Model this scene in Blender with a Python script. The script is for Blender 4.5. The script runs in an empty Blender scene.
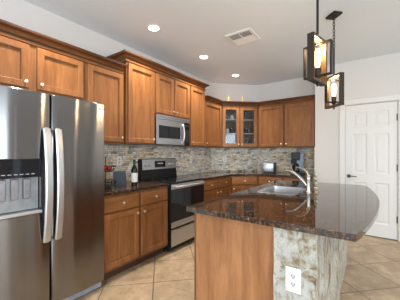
import bpy, bmesh, math, random
from mathutils import Vector, Matrix
random.seed(7)
PI = math.pi
SC = bpy.context.scene
COL = SC.collection

# ------------------------------------------------------------------ camera
cam = bpy.data.cameras.new('camera')
cam.sensor_width = 36.0
cam.lens = 238.0 / 400.0 * 36.0
cam.shift_y = 3.5 / 400.0
cam.clip_start = 0.02
camo = bpy.data.objects.new('camera', cam)
camo.location = (2.76, 0.0, 1.30)
camo.rotation_euler = (PI / 2, 0, math.radians(35.6))
COL.objects.link(camo)
SC.camera = camo

# ------------------------------------------------------------------ world, colour, daylight
SC.view_settings.view_transform = 'Standard'
SC.view_settings.look = 'None'
SC.view_settings.gamma = 1.0
SC.view_settings.use_curve_mapping = False
SC.view_settings.exposure = 0.15
w = bpy.data.worlds.new('sky')
SC.world = w
w.use_nodes = True
wn = w.node_tree
bgn = wn.nodes['Background']
bgn.inputs[0].default_value = (0.75, 0.86, 1.0, 1)
bgn.inputs[1].default_value = 1.6


def area(name, loc, rot, sx, sy, power, col=(1, 1, 1)):
    l = bpy.data.lights.new(name, 'AREA')
    l.shape = 'RECTANGLE'
    l.size, l.size_y = sx, sy
    l.energy = power
    l.color = col
    o = bpy.data.objects.new(name, l)
    o.location = loc
    o.rotation_euler = rot
    COL.objects.link(o)
    return o


# daylight coming through the rear window wall and the right hand windows
area('daylight_rear', (3.1, -3.42, 1.35), (-PI / 2, 0, PI), 4.0, 2.1, 140, (0.82, 0.92, 1.0))
area('daylight_side_a', (6.42, 0.2, 1.5), (PI / 2, 0, PI / 2), 2.2, 1.5, 85, (0.82, 0.92, 1.0))


# ------------------------------------------------------------------ materials
def mat(name):
    m = bpy.data.materials.new(name)
    m.use_nodes = True
    nt = m.node_tree
    return m, nt, nt.nodes['Principled BSDF']


def N(nt, t, **kw):
    n = nt.nodes.new(t)
    for k, v in kw.items():
        setattr(n, k, v)
    return n


def mathn(nt, op, a, b=None, c=None):
    n = nt.nodes.new('ShaderNodeMath')
    n.operation = op
    for i, v in enumerate((a, b, c)):
        if v is None:
            continue
        if isinstance(v, (int, float)):
            n.inputs[i].default_value = v
        else:
            nt.links.new(v, n.inputs[i])
    return n.outputs[0]


def ramp(nt, fac, stops, interp='LINEAR'):
    n = nt.nodes.new('ShaderNodeValToRGB')
    n.color_ramp.interpolation = interp
    els = n.color_ramp.elements
    while len(els) < len(stops):
        els.new(0.5)
    for e, (p, c) in zip(els, stops):
        e.position = p
        e.color = (c[0], c[1], c[2], 1)
    nt.links.new(fac, n.inputs[0])
    return n.outputs[0]


def mix(nt, fac, a, b, mode='MIX'):
    n = nt.nodes.new('ShaderNodeMix')
    n.data_type = 'RGBA'
    n.blend_type = mode
    for idx, v in ((0, fac), (6, a), (7, b)):
        if isinstance(v, (int, float)):
            n.inputs[idx].default_value = v
        elif isinstance(v, tuple):
            n.inputs[idx].default_value = (v[0], v[1], v[2], 1)
        else:
            nt.links.new(v, n.inputs[idx])
    return n.outputs[2]


def coords(nt, scale=(1, 1, 1), rnd=0.0, rot=(0, 0, 0), loc=(0, 0, 0)):
    tc = N(nt, 'ShaderNodeTexCoord')
    v = tc.outputs['Object']
    if rnd:
        oi = N(nt, 'ShaderNodeObjectInfo')
        vm = N(nt, 'ShaderNodeVectorMath', operation='ADD')
        nt.links.new(v, vm.inputs[0])
        nt.links.new(mathn(nt, 'MULTIPLY', oi.outputs['Random'], rnd), vm.inputs[1])
        v = vm.outputs[0]
    mp = N(nt, 'ShaderNodeMapping')
    mp.inputs['Scale'].default_value = scale
    mp.inputs['Rotation'].default_value = rot
    mp.inputs['Location'].default_value = loc
    nt.links.new(v, mp.inputs[0])
    return mp.outputs[0]


def noise(nt, vec, scale, detail=4, rough=0.55, dist=0.0, out=0):
    n = N(nt, 'ShaderNodeTexNoise')
    n.inputs['Scale'].default_value = scale
    n.inputs['Detail'].default_value = detail
    n.inputs['Roughness'].default_value = rough
    n.inputs['Distortion'].default_value = dist
    nt.links.new(vec, n.inputs['Vector'])
    return n.outputs[out]


def bump(nt, b, h, strength=0.3, dist=0.002):
    n = N(nt, 'ShaderNodeBump')
    n.inputs['Strength'].default_value = strength
    n.inputs['Distance'].default_value = dist
    nt.links.new(h, n.inputs['Height'])
    nt.links.new(n.outputs[0], b.inputs['Normal'])


def simple(name, col, rough=0.5, metal=0.0, nscale=0, namp=0.12, coat=0.0, stretch=(1, 1, 1)):
    m, nt, b = mat(name)
    b.inputs['Roughness'].default_value = rough
    b.inputs['Metallic'].default_value = metal
    b.inputs['Coat Weight'].default_value = coat
    if max(col) < 0.04:
        b.inputs['Specular IOR Level'].default_value = 0.25
    s = nscale or 20
    f = noise(nt, coords(nt, stretch), s, 3)
    c = ramp(nt, f, [(0.3, tuple(x * (1 - namp) for x in col)), (0.7, tuple(min(1, x * (1 + namp)) for x in col))])
    nt.links.new(c, b.inputs['Base Color'])
    return m


def wood(name, dark, light, stretch, rough=0.36):
    m, nt, b = mat(name)
    v = coords(nt, stretch, rnd=7.0)
    f1 = noise(nt, v, 1.0, 5, 0.6, 0.6)
    f2 = noise(nt, v, 6.0, 4, 0.7, 0.2)
    f = mathn(nt, 'ADD', mathn(nt, 'MULTIPLY', f1, 0.7), mathn(nt, 'MULTIPLY', f2, 0.3))
    c = ramp(nt, f, [(0.32, dark), (0.52, tuple((a + d) / 2 for a, d in zip(dark, light))), (0.68, light)])
    oi = N(nt, 'ShaderNodeObjectInfo')
    k = mathn(nt, 'ADD', mathn(nt, 'MULTIPLY', oi.outputs['Random'], 0.16), 0.92)
    hs = N(nt, 'ShaderNodeHueSaturation')
    nt.links.new(k, hs.inputs['Value'])
    nt.links.new(c, hs.inputs['Color'])
    nt.links.new(hs.outputs[0], b.inputs['Base Color'])
    b.inputs['Roughness'].default_value = rough
    b.inputs['Specular IOR Level'].default_value = 0.35
    b.inputs['Coat Weight'].default_value = 0.06
    b.inputs['Coat Roughness'].default_value = 0.2
    bump(nt, b, f2, 0.06, 0.001)
    return m


WD, WL = (0.16, 0.058, 0.017), (0.33, 0.138, 0.046)
M = {}
M['wood'] = wood('cabinet_wood', WD, WL, (14, 14, 1.5))
M['wood_h'] = wood('cabinet_wood_across', WD, WL, (1.5, 14, 14))
M['wood_frame'] = wood('cabinet_frame_wood', tuple(x * 0.75 for x in WD), tuple(x * 0.78 for x in WL), (14, 14, 1.5))
M['crown'] = wood('crown_wood', (0.13, 0.044, 0.011), (0.25, 0.095, 0.025), (3, 3, 14))
M['crown_dark'] = wood('crown_dark_bands', (0.035, 0.013, 0.006), (0.07, 0.026, 0.010), (3, 3, 14))  # darker brown for some faces of the crown profile
M['panel'] = wood('island_panel_wood', (0.19, 0.070, 0.024), (0.44, 0.21, 0.092), (9, 9, 1.1), 0.42)
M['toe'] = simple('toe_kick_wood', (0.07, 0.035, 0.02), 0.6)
M['glow_wood'] = wood('pendant_wood', (0.08, 0.042, 0.016), (0.18, 0.098, 0.038), (20, 20, 4), 0.5)
M['black_metal'] = simple('black_iron', (0.035, 0.03, 0.028), 0.45, 0.6)
M['bronze'] = simple('dark_bronze', (0.05, 0.036, 0.026), 0.45, 0.5)
M['nickel'] = simple('brushed_nickel', (0.80, 0.74, 0.66), 0.28, 1.0)
M['chrome'] = simple('faucet_steel', (0.46, 0.43, 0.38), 0.22, 1.0)
M['black'] = simple('black_enamel', (0.012, 0.012, 0.013), 0.3, 0.0)
M['black_plastic'] = simple('black_plastic', (0.02, 0.02, 0.024), 0.4)
M['wall'] = simple('painted_wall', (0.69, 0.68, 0.665), 0.85, 0, 60, 0.015)
M['ceiling'] = simple('painted_ceiling', (0.79, 0.86, 0.92), 0.9, 0, 60, 0.015)
M['door'] = simple('white_door_paint', (0.75, 0.755, 0.745), 0.5, 0, 30, 0.01)
M['white'] = simple('white_plastic', (0.86, 0.86, 0.85), 0.4, 0, 30, 0.02)
M['socket'] = simple('outlet_face', (0.62, 0.62, 0.60), 0.4, 0, 30, 0.02)  # light grey puts the bezel shading into the socket colour
M['slot'] = simple('dark_slot', (0.05, 0.05, 0.05), 0.6)
M['hinge'] = simple('hinge_bronze', (0.10, 0.09, 0.08), 0.4, 0.8)
M['steel_blue'] = simple('kick_grille_plastic', (0.35, 0.40, 0.46), 0.4, 0.4)
M['ceramic'] = simple('white_ceramic', (0.75, 0.73, 0.70), 0.25, 0, 15, 0.03)
M['red'] = simple('red_fruit_skin', (0.50, 0.02, 0.015), 0.3, 0, 12, 0.3)
M['bottle'] = simple('dark_green_bottle', (0.006, 0.013, 0.007), 0.06, 0, 8, 0.2)
M['label'] = simple('paper_label', (0.62, 0.62, 0.60), 0.7, 0, 50, 0.1)
M['foil'] = simple('olive_foil', (0.05, 0.07, 0.03), 0.35, 0.3)
M['amber'] = simple('amber_wax', (0.65, 0.28, 0.06), 0.4)
M['brass'] = simple('aged_brass', (0.42, 0.32, 0.19), 0.3, 1.0)
M['jade'] = simple('pale_green_glass_bead', (0.45, 0.50, 0.40), 0.15, 0, 30, 0.2)
M['silverdark'] = simple('dark_steel', (0.25, 0.25, 0.26), 0.3, 1.0)
M['copper'] = simple('rim_tan', (0.45, 0.25, 0.12), 0.35, 0.3)


def steel(name, col, rough, axis='z', aniso=0.0):
    m, nt, b = mat(name)
    b.inputs['Metallic'].default_value = 1.0
    st = (160, 160, 0.6) if axis == 'z' else (0.8, 0.8, 160)
    f = noise(nt, coords(nt, st), 1.0, 3)
    c = ramp(nt, f, [(0.3, tuple(x * 0.97 for x in col)), (0.7, tuple(x * 1.03 for x in col))])
    nt.links.new(c, b.inputs['Base Color'])
    r = mathn(nt, 'ADD', mathn(nt, 'MULTIPLY', f, 0.04), rough - 0.02)
    nt.links.new(r, b.inputs['Roughness'])
    if aniso:
        b.inputs['Anisotropic'].default_value = aniso
        b.inputs['Anisotropic Rotation'].default_value = 0.25
        tg = N(nt, 'ShaderNodeTangent', direction_type='RADIAL', axis='Z')
        nt.links.new(tg.outputs[0], b.inputs['Tangent'])
    return m


M['fridge'] = steel('fridge_steel', (0.25, 0.245, 0.245), 0.19, aniso=0.85)
M['steel'] = steel('brushed_steel', (0.48, 0.50, 0.54), 0.30, 'h')
M['handle'] = steel('handle_steel', (0.60, 0.61, 0.62), 0.38)
M['sink'] = steel('sink_steel', (0.50, 0.49, 0.48), 0.3, 'h')


def glassy(name, col=(0.008, 0.008, 0.010), rough=0.04, spec=0.35):
    m, nt, b = mat(name)
    f = noise(nt, coords(nt), 3, 2)
    nt.links.new(ramp(nt, f, [(0.3, col), (0.7, tuple(x * 1.2 for x in col))]), b.inputs['Base Color'])
    b.inputs['Roughness'].default_value = rough
    b.inputs['Specular IOR Level'].default_value = spec
    return m


M['black_glass'] = glassy('black_oven_glass')
M['tablet'] = glassy('dark_screen', (0.012, 0.018, 0.028), 0.4, 0.3)


def clear(name, rough=0.02, tint=(1, 1, 1)):
    # thin window glass: mostly see-through with a mirror share
    m, nt, b = mat(name)
    out = nt.nodes['Material Output']
    tr = N(nt, 'ShaderNodeBsdfTransparent')
    tr.inputs[0].default_value = (tint[0], tint[1], tint[2], 1)
    gl = N(nt, 'ShaderNodeBsdfGlossy')
    gl.inputs['Roughness'].default_value = rough
    fr = N(nt, 'ShaderNodeFresnel')
    fr.inputs[0].default_value = 1.5
    ms = N(nt, 'ShaderNodeMixShader')
    nt.links.new(fr.outputs[0], ms.inputs[0])
    nt.links.new(tr.outputs[0], ms.inputs[1])
    nt.links.new(gl.outputs[0], ms.inputs[2])
    nt.links.new(ms.outputs[0], out.inputs[0])
    return m


M['pane'] = clear('cabinet_glass', 0.02, (0.88, 0.9, 0.92))
M['bulb_glass'] = clear('bulb_glass', 0.02, (1, 0.93, 0.8))
M['glassware'] = clear('glassware', 0.03, (0.75, 0.8, 0.85))


def emit(name, col, s):
    m, nt, b = mat(name)
    b.inputs['Base Color'].default_value = (col[0], col[1], col[2], 1)
    b.inputs['Emission Color'].default_value = (col[0], col[1], col[2], 1)
    b.inputs['Emission Strength'].default_value = s
    return m


M['lamp'] = emit('downlight_glow', (1.0, 0.93, 0.82), 9)
M['filament'] = emit('filament_glow', (1.0, 0.72, 0.38), 7)


def granite():
    m, nt, b = mat('dark_granite')
    v = coords(nt)
    n1 = noise(nt, v, 42, 5, 0.75, 0.3)
    n2 = noise(nt, v, 95, 3, 0.6)
    n3 = noise(nt, v, 6, 3, 0.5)
    base = ramp(nt, n1, [(0.44, (0.005, 0.005, 0.005)), (0.50, (0.025, 0.012, 0.007)), (0.57, (0.10, 0.042, 0.016)), (0.66, (0.20, 0.11, 0.05)), (0.74, (0.28, 0.27, 0.25))])
    sp = ramp(nt, n2, [(0.62, (0, 0, 0)), (0.68, (1, 1, 1))])
    c = mix(nt, sp, base, (0.26, 0.25, 0.23))
    dk = ramp(nt, n2, [(0.33, (1, 1, 1)), (0.39, (0, 0, 0))])
    c = mix(nt, dk, c, (0.006, 0.006, 0.007))
    c = mix(nt, mathn(nt, 'MULTIPLY', n3, 0.3), c, (0.03, 0.02, 0.015))
    nt.links.new(c, b.inputs['Base Color'])
    b.inputs['Roughness'].default_value = 0.035
    b.inputs['IOR'].default_value = 1.65
    return m


M['granite'] = granite()


def ledger():
    m, nt, b = mat('stacked_stone')
    tc = N(nt, 'ShaderNodeTexCoord')
    sx = N(nt, 'ShaderNodeSeparateXYZ')
    nt.links.new(tc.outputs['Object'], sx.inputs[0])
    u, z = sx.outputs[0], sx.outputs[2]
    zr = mathn(nt, 'DIVIDE', z, 0.0275)
    row = mathn(nt, 'FLOOR', zr)
    wr = N(nt, 'ShaderNodeTexWhiteNoise', noise_dimensions='1D')
    nt.links.new(row, wr.inputs['W'])
    wid = mathn(nt, 'ADD', mathn(nt, 'MULTIPLY', wr.outputs[0], 0.07), 0.05)
    uu = mathn(nt, 'ADD', mathn(nt, 'DIVIDE', u, wid), mathn(nt, 'MULTIPLY', wr.outputs[0], 57.3))
    colm = mathn(nt, 'FLOOR', uu)
    cx = N(nt, 'ShaderNodeCombineXYZ')
    nt.links.new(row, cx.inputs[0])
    nt.links.new(colm, cx.inputs[1])
    wc = N(nt, 'ShaderNodeTexWhiteNoise', noise_dimensions='3D')
    nt.links.new(cx.outputs[0], wc.inputs[0])
    pal = [(0.0, (0.78, 0.73, 0.62)), (0.14, (0.50, 0.51, 0.50)), (0.24, (0.82, 0.70, 0.50)), (0.36, (0.62, 0.61, 0.57)), (0.47, (0.92, 0.89, 0.80)),
           (0.60, (0.66, 0.47, 0.27)), (0.65, (0.78, 0.75, 0.69)), (0.79, (0.34, 0.30, 0.27)), (0.83, (0.62, 0.64, 0.65)), (0.91, (0.85, 0.70, 0.46))]
    c = ramp(nt, wc.outputs[0], pal, 'CONSTANT')
    n1 = noise(nt, tc.outputs['Object'], 34, 5, 0.7, 0.5)
    c2 = mix(nt, 0.75, c, ramp(nt, n1, [(0.34, (0.35, 0.33, 0.31)), (0.48, (0.85, 0.84, 0.82)), (0.66, (1.35, 1.3, 1.2))]), 'MULTIPLY')
    # joints
    fz = mathn(nt, 'FRACT', zr)
    fu = mathn(nt, 'FRACT', uu)
    ez = mathn(nt, 'LESS_THAN', fz, 0.09)
    eu = mathn(nt, 'LESS_THAN', fu, 0.022)
    e = mathn(nt, 'MAXIMUM', ez, eu)
    c3 = mix(nt, e, c2, (0.20, 0.18, 0.16))
    nt.links.new(c3, b.inputs['Base Color'])
    b.inputs['Roughness'].default_value = 0.6
    h = mathn(nt, 'ADD', mathn(nt, 'SUBTRACT', wc.outputs[0], e), mathn(nt, 'MULTIPLY', n1, 0.5))
    bump(nt, b, h, 0.8, 0.006)
    return m


M['ledger'] = ledger()


def pale_stone():
    m, nt, b = mat('pale_rough_stone')
    v = coords(nt, (1, 1, 1))
    vs = coords(nt, (1.0, 2.2, 0.8), rot=(0.5, 0.3, 0))
    big = noise(nt, vs, 6.0, 6, 0.7, 1.0)
    fine = noise(nt, vs, 16, 7, 0.75, 0.8)
    f = mathn(nt, 'ADD', mathn(nt, 'MULTIPLY', big, 0.55), mathn(nt, 'MULTIPLY', fine, 0.45))
    c = ramp(nt, f, [(0.39, (0.10, 0.065, 0.04)), (0.44, (0.24, 0.17, 0.10)), (0.475, (0.33, 0.30, 0.22)), (0.51, (0.40, 0.405, 0.37)), (0.55, (0.50, 0.50, 0.47)), (0.59, (0.38, 0.31, 0.20)), (0.64, (0.20, 0.13, 0.08))])
    sp = ramp(nt, noise(nt, v, 70, 4, 0.8), [(0.60, (0, 0, 0)), (0.68, (1, 1, 1))])
    c = mix(nt, mathn(nt, 'MULTIPLY', sp, 0.7), c, (0.13, 0.085, 0.06))
    nt.links.new(c, b.inputs['Base Color'])
    b.inputs['Roughness'].default_value = 0.55
    bump(nt, b, fine, 0.7, 0.008)
    return m


M['stone'] = pale_stone()


def floor_mat():
    m, nt, b = mat('floor_tile')
    tc = N(nt, 'ShaderNodeTexCoord')
    s = N(nt, 'ShaderNodeSeparateXYZ')
    nt.links.new(tc.outputs['Object'], s.inputs[0])
    S = TILE
    p = mathn(nt, 'DIVIDE', mathn(nt, 'ADD', mathn(nt, 'ADD', s.outputs[0], s.outputs[1]), TOFF_P), S)
    q = mathn(nt, 'DIVIDE', mathn(nt, 'ADD', mathn(nt, 'SUBTRACT', s.outputs[1], s.outputs[0]), TOFF_Q), S)
    fp, fq = mathn(nt, 'FRACT', p), mathn(nt, 'FRACT', q)
    g = 0.022

    def edge(f):
        return mathn(nt, 'MAXIMUM', mathn(nt, 'LESS_THAN', f, g / 2), mathn(nt, 'GREATER_THAN', f, 1 - g / 2))
    e = mathn(nt, 'MAXIMUM', edge(fp), edge(fq))
    cx = N(nt, 'ShaderNodeCombineXYZ')
    nt.links.new(mathn(nt, 'FLOOR', p), cx.inputs[0])
    nt.links.new(mathn(nt, 'FLOOR', q), cx.inputs[1])
    wc = N(nt, 'ShaderNodeTexWhiteNoise', noise_dimensions='3D')
    nt.links.new(cx.outputs[0], wc.inputs[0])
    n1 = noise(nt, tc.outputs['Object'], 5, 6, 0.65, 0.8)
    n2 = noise(nt, tc.outputs['Object'], 26, 4, 0.6)
    f = mathn(nt, 'ADD', mathn(nt, 'MULTIPLY', n1, 0.75), mathn(nt, 'MULTIPLY', n2, 0.25))
    c = ramp(nt, f, [(0.32, (0.22, 0.15, 0.088)), (0.5, (0.345, 0.25, 0.155)), (0.68, (0.46, 0.35, 0.225))])
    k = mathn(nt, 'ADD', mathn(nt, 'MULTIPLY', wc.outputs[0], 0.18), 0.91)
    hs = N(nt, 'ShaderNodeHueSaturation')
    nt.links.new(k, hs.inputs['Value'])
    nt.links.new(c, hs.inputs['Color'])
    c = mix(nt, e, hs.outputs[0], (0.12, 0.085, 0.06))
    nt.links.new(c, b.inputs['Base Color'])
    b.inputs['Roughness'].default_value = 0.38
    bump(nt, b, mathn(nt, 'SUBTRACT', mathn(nt, 'MULTIPLY', n1, 0.3), e), 0.5, 0.002)
    return m


TILE, TOFF_P, TOFF_Q = 0.675, 0.0, 0.0
# line positions (camera relative sums) : X+Y = 3.95 and Y-X = 4.14 ; world x = X + 2.76
TOFF_P = -(3.95 + 2.76) % TILE
TOFF_Q = -(4.13 - 2.76) % TILE
M['floor'] = floor_mat()


# ------------------------------------------------------------------ helpers
def bm_box(bm, x0, x1, y0, y1, z0, z1, bev=0.0):
    r = bmesh.ops.create_cube(bm, size=1.0)
    vs = r['verts']
    bmesh.ops.scale(bm, vec=(x1 - x0, y1 - y0, z1 - z0), verts=vs)
    bmesh.ops.translate(bm, vec=((x0 + x1) / 2, (y0 + y1) / 2, (z0 + z1) / 2), verts=vs)
    if bev > 0:
        es = list({e for v in vs for e in v.link_edges})
        bmesh.ops.bevel(bm, geom=es, offset=bev, segments=2, affect='EDGES', profile=0.5)
    return vs


def box(*a, **k):
    bm = bmesh.new()
    bm_box(bm, *a, **k)
    return bm


def bm_lathe(bm, prof, n=24, c=(0, 0, 0), axis='z', cap=True):
    rings = []
    for r, h in prof:
        ring = []
        for i in range(n):
            a = 2 * PI * i / n
            p = (r * math.cos(a), r * math.sin(a), h)
            if axis == 'x':
                p = (h, p[0], p[1])
            elif axis == 'y':
                p = (p[0], h, p[1])
            ring.append(bm.verts.new((p[0] + c[0], p[1] + c[1], p[2] + c[2])))
        rings.append(ring)
    for a, b_ in zip(rings, rings[1:]):
        for i in range(n):
            bm.faces.new((a[i], a[(i + 1) % n], b_[(i + 1) % n], b_[i]))
    if cap:
        if prof[0][0] > 1e-5:
            bm.faces.new(rings[0][::-1])
        if prof[-1][0] > 1e-5:
            bm.faces.new(rings[-1])
    return rings


def lathe(prof, n=24, c=(0, 0, 0), axis='z', cap=True):
    bm = bmesh.new()
    bm_lathe(bm, prof, n, c, axis, cap)
    return bm


def bm_tube(bm, pts, r, n=10, closed=False, flat=None):
    """swept tube through pts; r a number or list; flat=(a,b) scales the section along its two axes"""
    pts = [Vector(p) for p in pts]
    L = len(pts)
    rs = r if isinstance(r, (list, tuple)) else [r] * L
    rings = []
    up = None
    for i, p in enumerate(pts):
        if closed:
            t = pts[(i + 1) % L] - pts[i - 1]
        else:
            t = pts[min(i + 1, L - 1)] - pts[max(i - 1, 0)]
        t.normalize()
        if up is None:
            up = Vector((0, 0, 1)) if abs(t.z) < 0.9 else Vector((0, 1, 0))
        a = t.cross(up)
        if a.length < 1e-6:
            a = t.cross(Vector((1, 0, 0)))
        a.normalize()
        b_ = a.cross(t).normalized()
        up = b_
        fa, fb = flat or (1, 1)
        rings.append([bm.verts.new(p + a * (rs[i] * fa * math.cos(2 * PI * k / n)) + b_ * (rs[i] * fb * math.sin(2 * PI * k / n))) for k in range(n)])
    prs = list(zip(rings, rings[1:]))
    if closed:
        prs.append((rings[-1], rings[0]))
    for a, b_ in prs:
        for k in range(n):
            bm.faces.new((a[k], a[(k + 1) % n], b_[(k + 1) % n], b_[k]))
    if not closed:
        bm.faces.new(rings[0][::-1])
        bm.faces.new(rings[-1])


def tube(*a, **k):
    bm = bmesh.new()
    bm_tube(bm, *a, **k)
    return bm


def bm_prism(bm, poly, z0, z1):
    a = [bm.verts.new((x, y, z0)) for x, y in poly]
    b_ = [bm.verts.new((x, y, z1)) for x, y in poly]
    n = len(poly)
    bm.faces.new(a[::-1])
    bm.faces.new(b_)
    for i in range(n):
        bm.faces.new((a[i], a[(i + 1) % n], b_[(i + 1) % n], b_[i]))


def prism(poly, z0, z1):
    bm = bmesh.new()
    bm_prism(bm, poly, z0, z1)
    return bm


def obj(name, bm, m, parent=None, loc=None, rz=0.0, smooth=False, bev=0.0):
    bmesh.ops.recalc_face_normals(bm, faces=bm.faces)
    if bev:
        es = [e for e in bm.edges if len(e.link_faces) == 2 and e.calc_face_angle(0) > 0.6]
        bmesh.ops.bevel(bm, geom=es, offset=bev, segments=2, affect='EDGES', profile=0.5)
    me = bpy.data.meshes.new(name)
    bm.to_mesh(me)
    bm.free()
    for mm in (m if isinstance(m, (list, tuple)) else [m]):
        me.materials.append(mm)
    if smooth:
        for p in me.polygons:
            p.use_smooth = True
        try:
            me.set_sharp_from_angle(angle=math.radians(38))
        except Exception:
            pass
    o = bpy.data.objects.new(name, me)
    COL.objects.link(o)
    if parent:
        o.parent = parent
    if loc:
        o.location = loc
    if rz:
        o.rotation_euler = (0, 0, rz)
    return o


def tag(o, label, cat, group=None):
    o['label'] = label
    o['category'] = cat
    if group:
        o['group'] = group
    return o


def thing(name, label, cat, loc=(0, 0, 0), rz=0.0, group=None):
    o = bpy.data.objects.new(name, None)
    o.empty_display_size = 0.1
    COL.objects.link(o)
    o.location = loc
    o.rotation_euler = (0, 0, rz)
    return tag(o, label, cat, group)


def struct(name, bm, m, label=None, **k):
    o = obj(name, bm, m, **k)
    o['kind'] = 'structure'
    if label:
        o['label'] = label
    return o


def dup(root, loc=None, rz=None, label=None, group=None):
    r = root.copy()
    COL.objects.link(r)
    if loc is not None:
        r.location = loc
    if rz is not None:
        r.rotation_euler = (0, 0, rz)
    if label:
        r['label'] = label
    if group:
        r['group'] = group
    for ch in list(root.children):
        c = ch.copy()
        COL.objects.link(c)
        c.parent = r
        for g in ch.children:
            d = g.copy()
            COL.objects.link(d)
            d.parent = c
    return r


# ------------------------------------------------------------------ room
CH = 2.80
YB = 5.00      # kitchen back wall
YD = 4.58      # wall with the pantry door
XJ = 1.97      # jog between the two
XR, YR = 6.5, -3.5
DG = -7.02 + 2.76   # diagonal wall: x - y = DG  -> from (0,4.26) to (.74,5.0)

struct('floor', box(-0.2, XR + 0.2, YR - 0.2, YB + 0.3, -0.12, 0.0), M['floor'])
struct('ceiling', box(-0.2, XR + 0.2, YR - 0.2, YB + 0.3, CH, CH + 0.12), M['ceiling'])
struct('wall_left', box(-0.15, 0, YR, YB + 0.15, 0, CH), M['wall'])
struct('wall_corner', prism([(0.0005, -DG), (0.7395, YB - 0.0005), (0.0005, YB - 0.0005)], 0, CH), M['wall'])
struct('wall_back', box(0.0, XJ + 0.1, YB, YB + 0.15, 0, CH), M['wall'])
# wall with the door opening (x 2.413 .. 3.10)
DX0, DX1, DH = 2.413, 3.105, 2.10
bm = bmesh.new()
bm_box(bm, XJ, DX0, YD, YB, 0, CH)
bm_box(bm, DX1, XR, YD, YB, 0, CH)
bm_box(bm, DX0, DX1, YD, YB, DH, CH)
bm_box(bm, DX0, DX1, YD + 0.2, YB, 0, DH)
struct('wall_pantry', bm, M['wall'])
# rear wall with a wide glass door opening, right wall with window
bm = bmesh.new()
bm_box(bm, 0, 1.1, YR - 0.15, YR, 0, CH)
bm_box(bm, 5.1, XR, YR - 0.15, YR, 0, CH)
bm_box(bm, 1.1, 5.1, YR - 0.15, YR, 2.4, CH)
bm_box(bm, 1.1, 5.1, YR - 0.15, YR, 0, 0.3)
struct('wall_rear', bm, M['wall'])
bm = bmesh.new()
bm_box(bm, XR, XR + 0.15, YR, -0.9, 0, CH)
bm_box(bm, XR, XR + 0.15, 1.3, 2.3, 0, CH)
bm_box(bm, XR, XR + 0.15, 2.5, 3.5, 0, CH)
bm_box(bm, XR, XR + 0.15, 3.7, YB, 0, CH)
for y in (2.3, 3.5):  # narrow unseen window slits, added to put bright streaks in the fridge doors
    bm_box(bm, XR, XR + 0.15, y, y + 0.2, 2.3, CH)
    bm_box(bm, XR, XR + 0.15, y, y + 0.2, 0, 0.2)
bm_box(bm, XR, XR + 0.15, -0.9, 1.3, 2.25, CH)
bm_box(bm, XR, XR + 0.15, -0.9, 1.3, 0, 0.75)
struct('wall_right', bm, M['wall'])
bm = bmesh.new()
for x in (1.1, 2.4, 3.75, 5.04):
    bm_box(bm, x, x + 0.06, YR - 0.1, YR - 0.04, 0.3, 2.4)
for z in (0.3, 2.34):
    bm_box(bm, 1.1, 5.1, YR - 0.1, YR - 0.04, z, z + 0.06)
struct('window_1', bm, M['door'])
bm = bmesh.new()
for y in (-0.9, 0.17, 1.24):
    bm_box(bm, XR + 0.04, XR + 0.1, y, y + 0.06, 0.75, 2.25)
for z in (0.75, 2.19):
    bm_box(bm, XR + 0.04, XR + 0.1, -0.9, 1.3, z, z + 0.06)
struct('window_2', bm, M['door'])
bm = bmesh.new()
bm_box(bm, XJ + 0.0005, DX0 - 0.075, YD - 0.014, YD, 0, 0.09, 0.004)
bm_box(bm, DX1 + 0.075, XR, YD - 0.014, YD, 0, 0.09, 0.004)
struct('baseboard_pantry', bm, M['door'])

# door casing
bm = bmesh.new()
for x0, x1 in ((DX0 - 0.07, DX0 + 0.004), (DX1 - 0.004, DX1 + 0.07)):
    bm_box(bm, x0, x1, YD - 0.018, YD + 0.002, 0, DH + 0.07, 0.004)
bm_box(bm, DX0 - 0.07, DX1 + 0.07, YD - 0.02, YD + 0.002, DH - 0.004, DH + 0.07, 0.004)
for x0, x1 in ((DX0, DX0 + 0.012), (DX1 - 0.012, DX1)):
    bm_box(bm, x0, x1, YD, YD + 0.12, 0, DH)
bm_box(bm, DX0, DX1, YD, YD + 0.12, DH - 0.012, DH)
struct('trim_1', bm, M['door'], label='white door casing')


def raised_panels(w_, h_, t, panels):
    """slab 0..w x 0..h, front at y=0, with sunk and raised panels (x0,x1,z0,z1)"""
    bm = bmesh.new()
    xs = sorted({0, w_} | {p[0] for p in panels} | {p[1] for p in panels})
    zs = sorted({0, h_} | {p[2] for p in panels} | {p[3] for p in panels})
    bm_box(bm, 0, w_, 0.001, t, 0, h_)

    def V(x, y, z):
        return bm.verts.new((x, y, z))
    for i in range(len(xs) - 1):
        for j in range(len(zs) - 1):
            x0, x1, z0, z1 = xs[i], xs[i + 1], zs[j], zs[j + 1]
            pp = any(abs(p[0] - x0) < 1e-6 and abs(p[1] - x1) < 1e-6 and abs(p[2] - z0) < 1e-6 and abs(p[3] - z1) < 1e-6 for p in panels)
            if not pp:
                bm.faces.new((V(x0, -0.006, z0), V(x1, -0.006, z0), V(x1, -0.006, z1), V(x0, -0.006, z1)))
            else:
                prev = None
                for ins, y in ((0, -0.006), (0.012, 0.004), (0.022, 0.004), (0.05, -0.004)):
                    ring = [V(x0 + ins, y, z0 + ins), V(x1 - ins, y, z0 + ins), V(x1 - ins, y, z1 - ins), V(x0 + ins, y, z1 - ins)]
                    if prev:
                        for k in range(4):
                            bm.faces.new((prev[k], prev[(k + 1) % 4], ring[(k + 1) % 4], ring[k]))
                    prev = ring
                bm.faces.new(prev)
    # outer rim
    a = [(0, 0), (w_, 0), (w_, h_), (0, h_)]
    for k in range(4):
        p, q = a[k], a[(k + 1) % 4]
        bm.faces.new((V(p[0], -0.006, p[1]), V(q[0], -0.006, q[1]), V(q[0], 0.002, q[1]), V(p[0], 0.002, p[1])))
    bmesh.ops.remove_doubles(bm, verts=bm.verts, dist=1e-5)
    return bm


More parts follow.
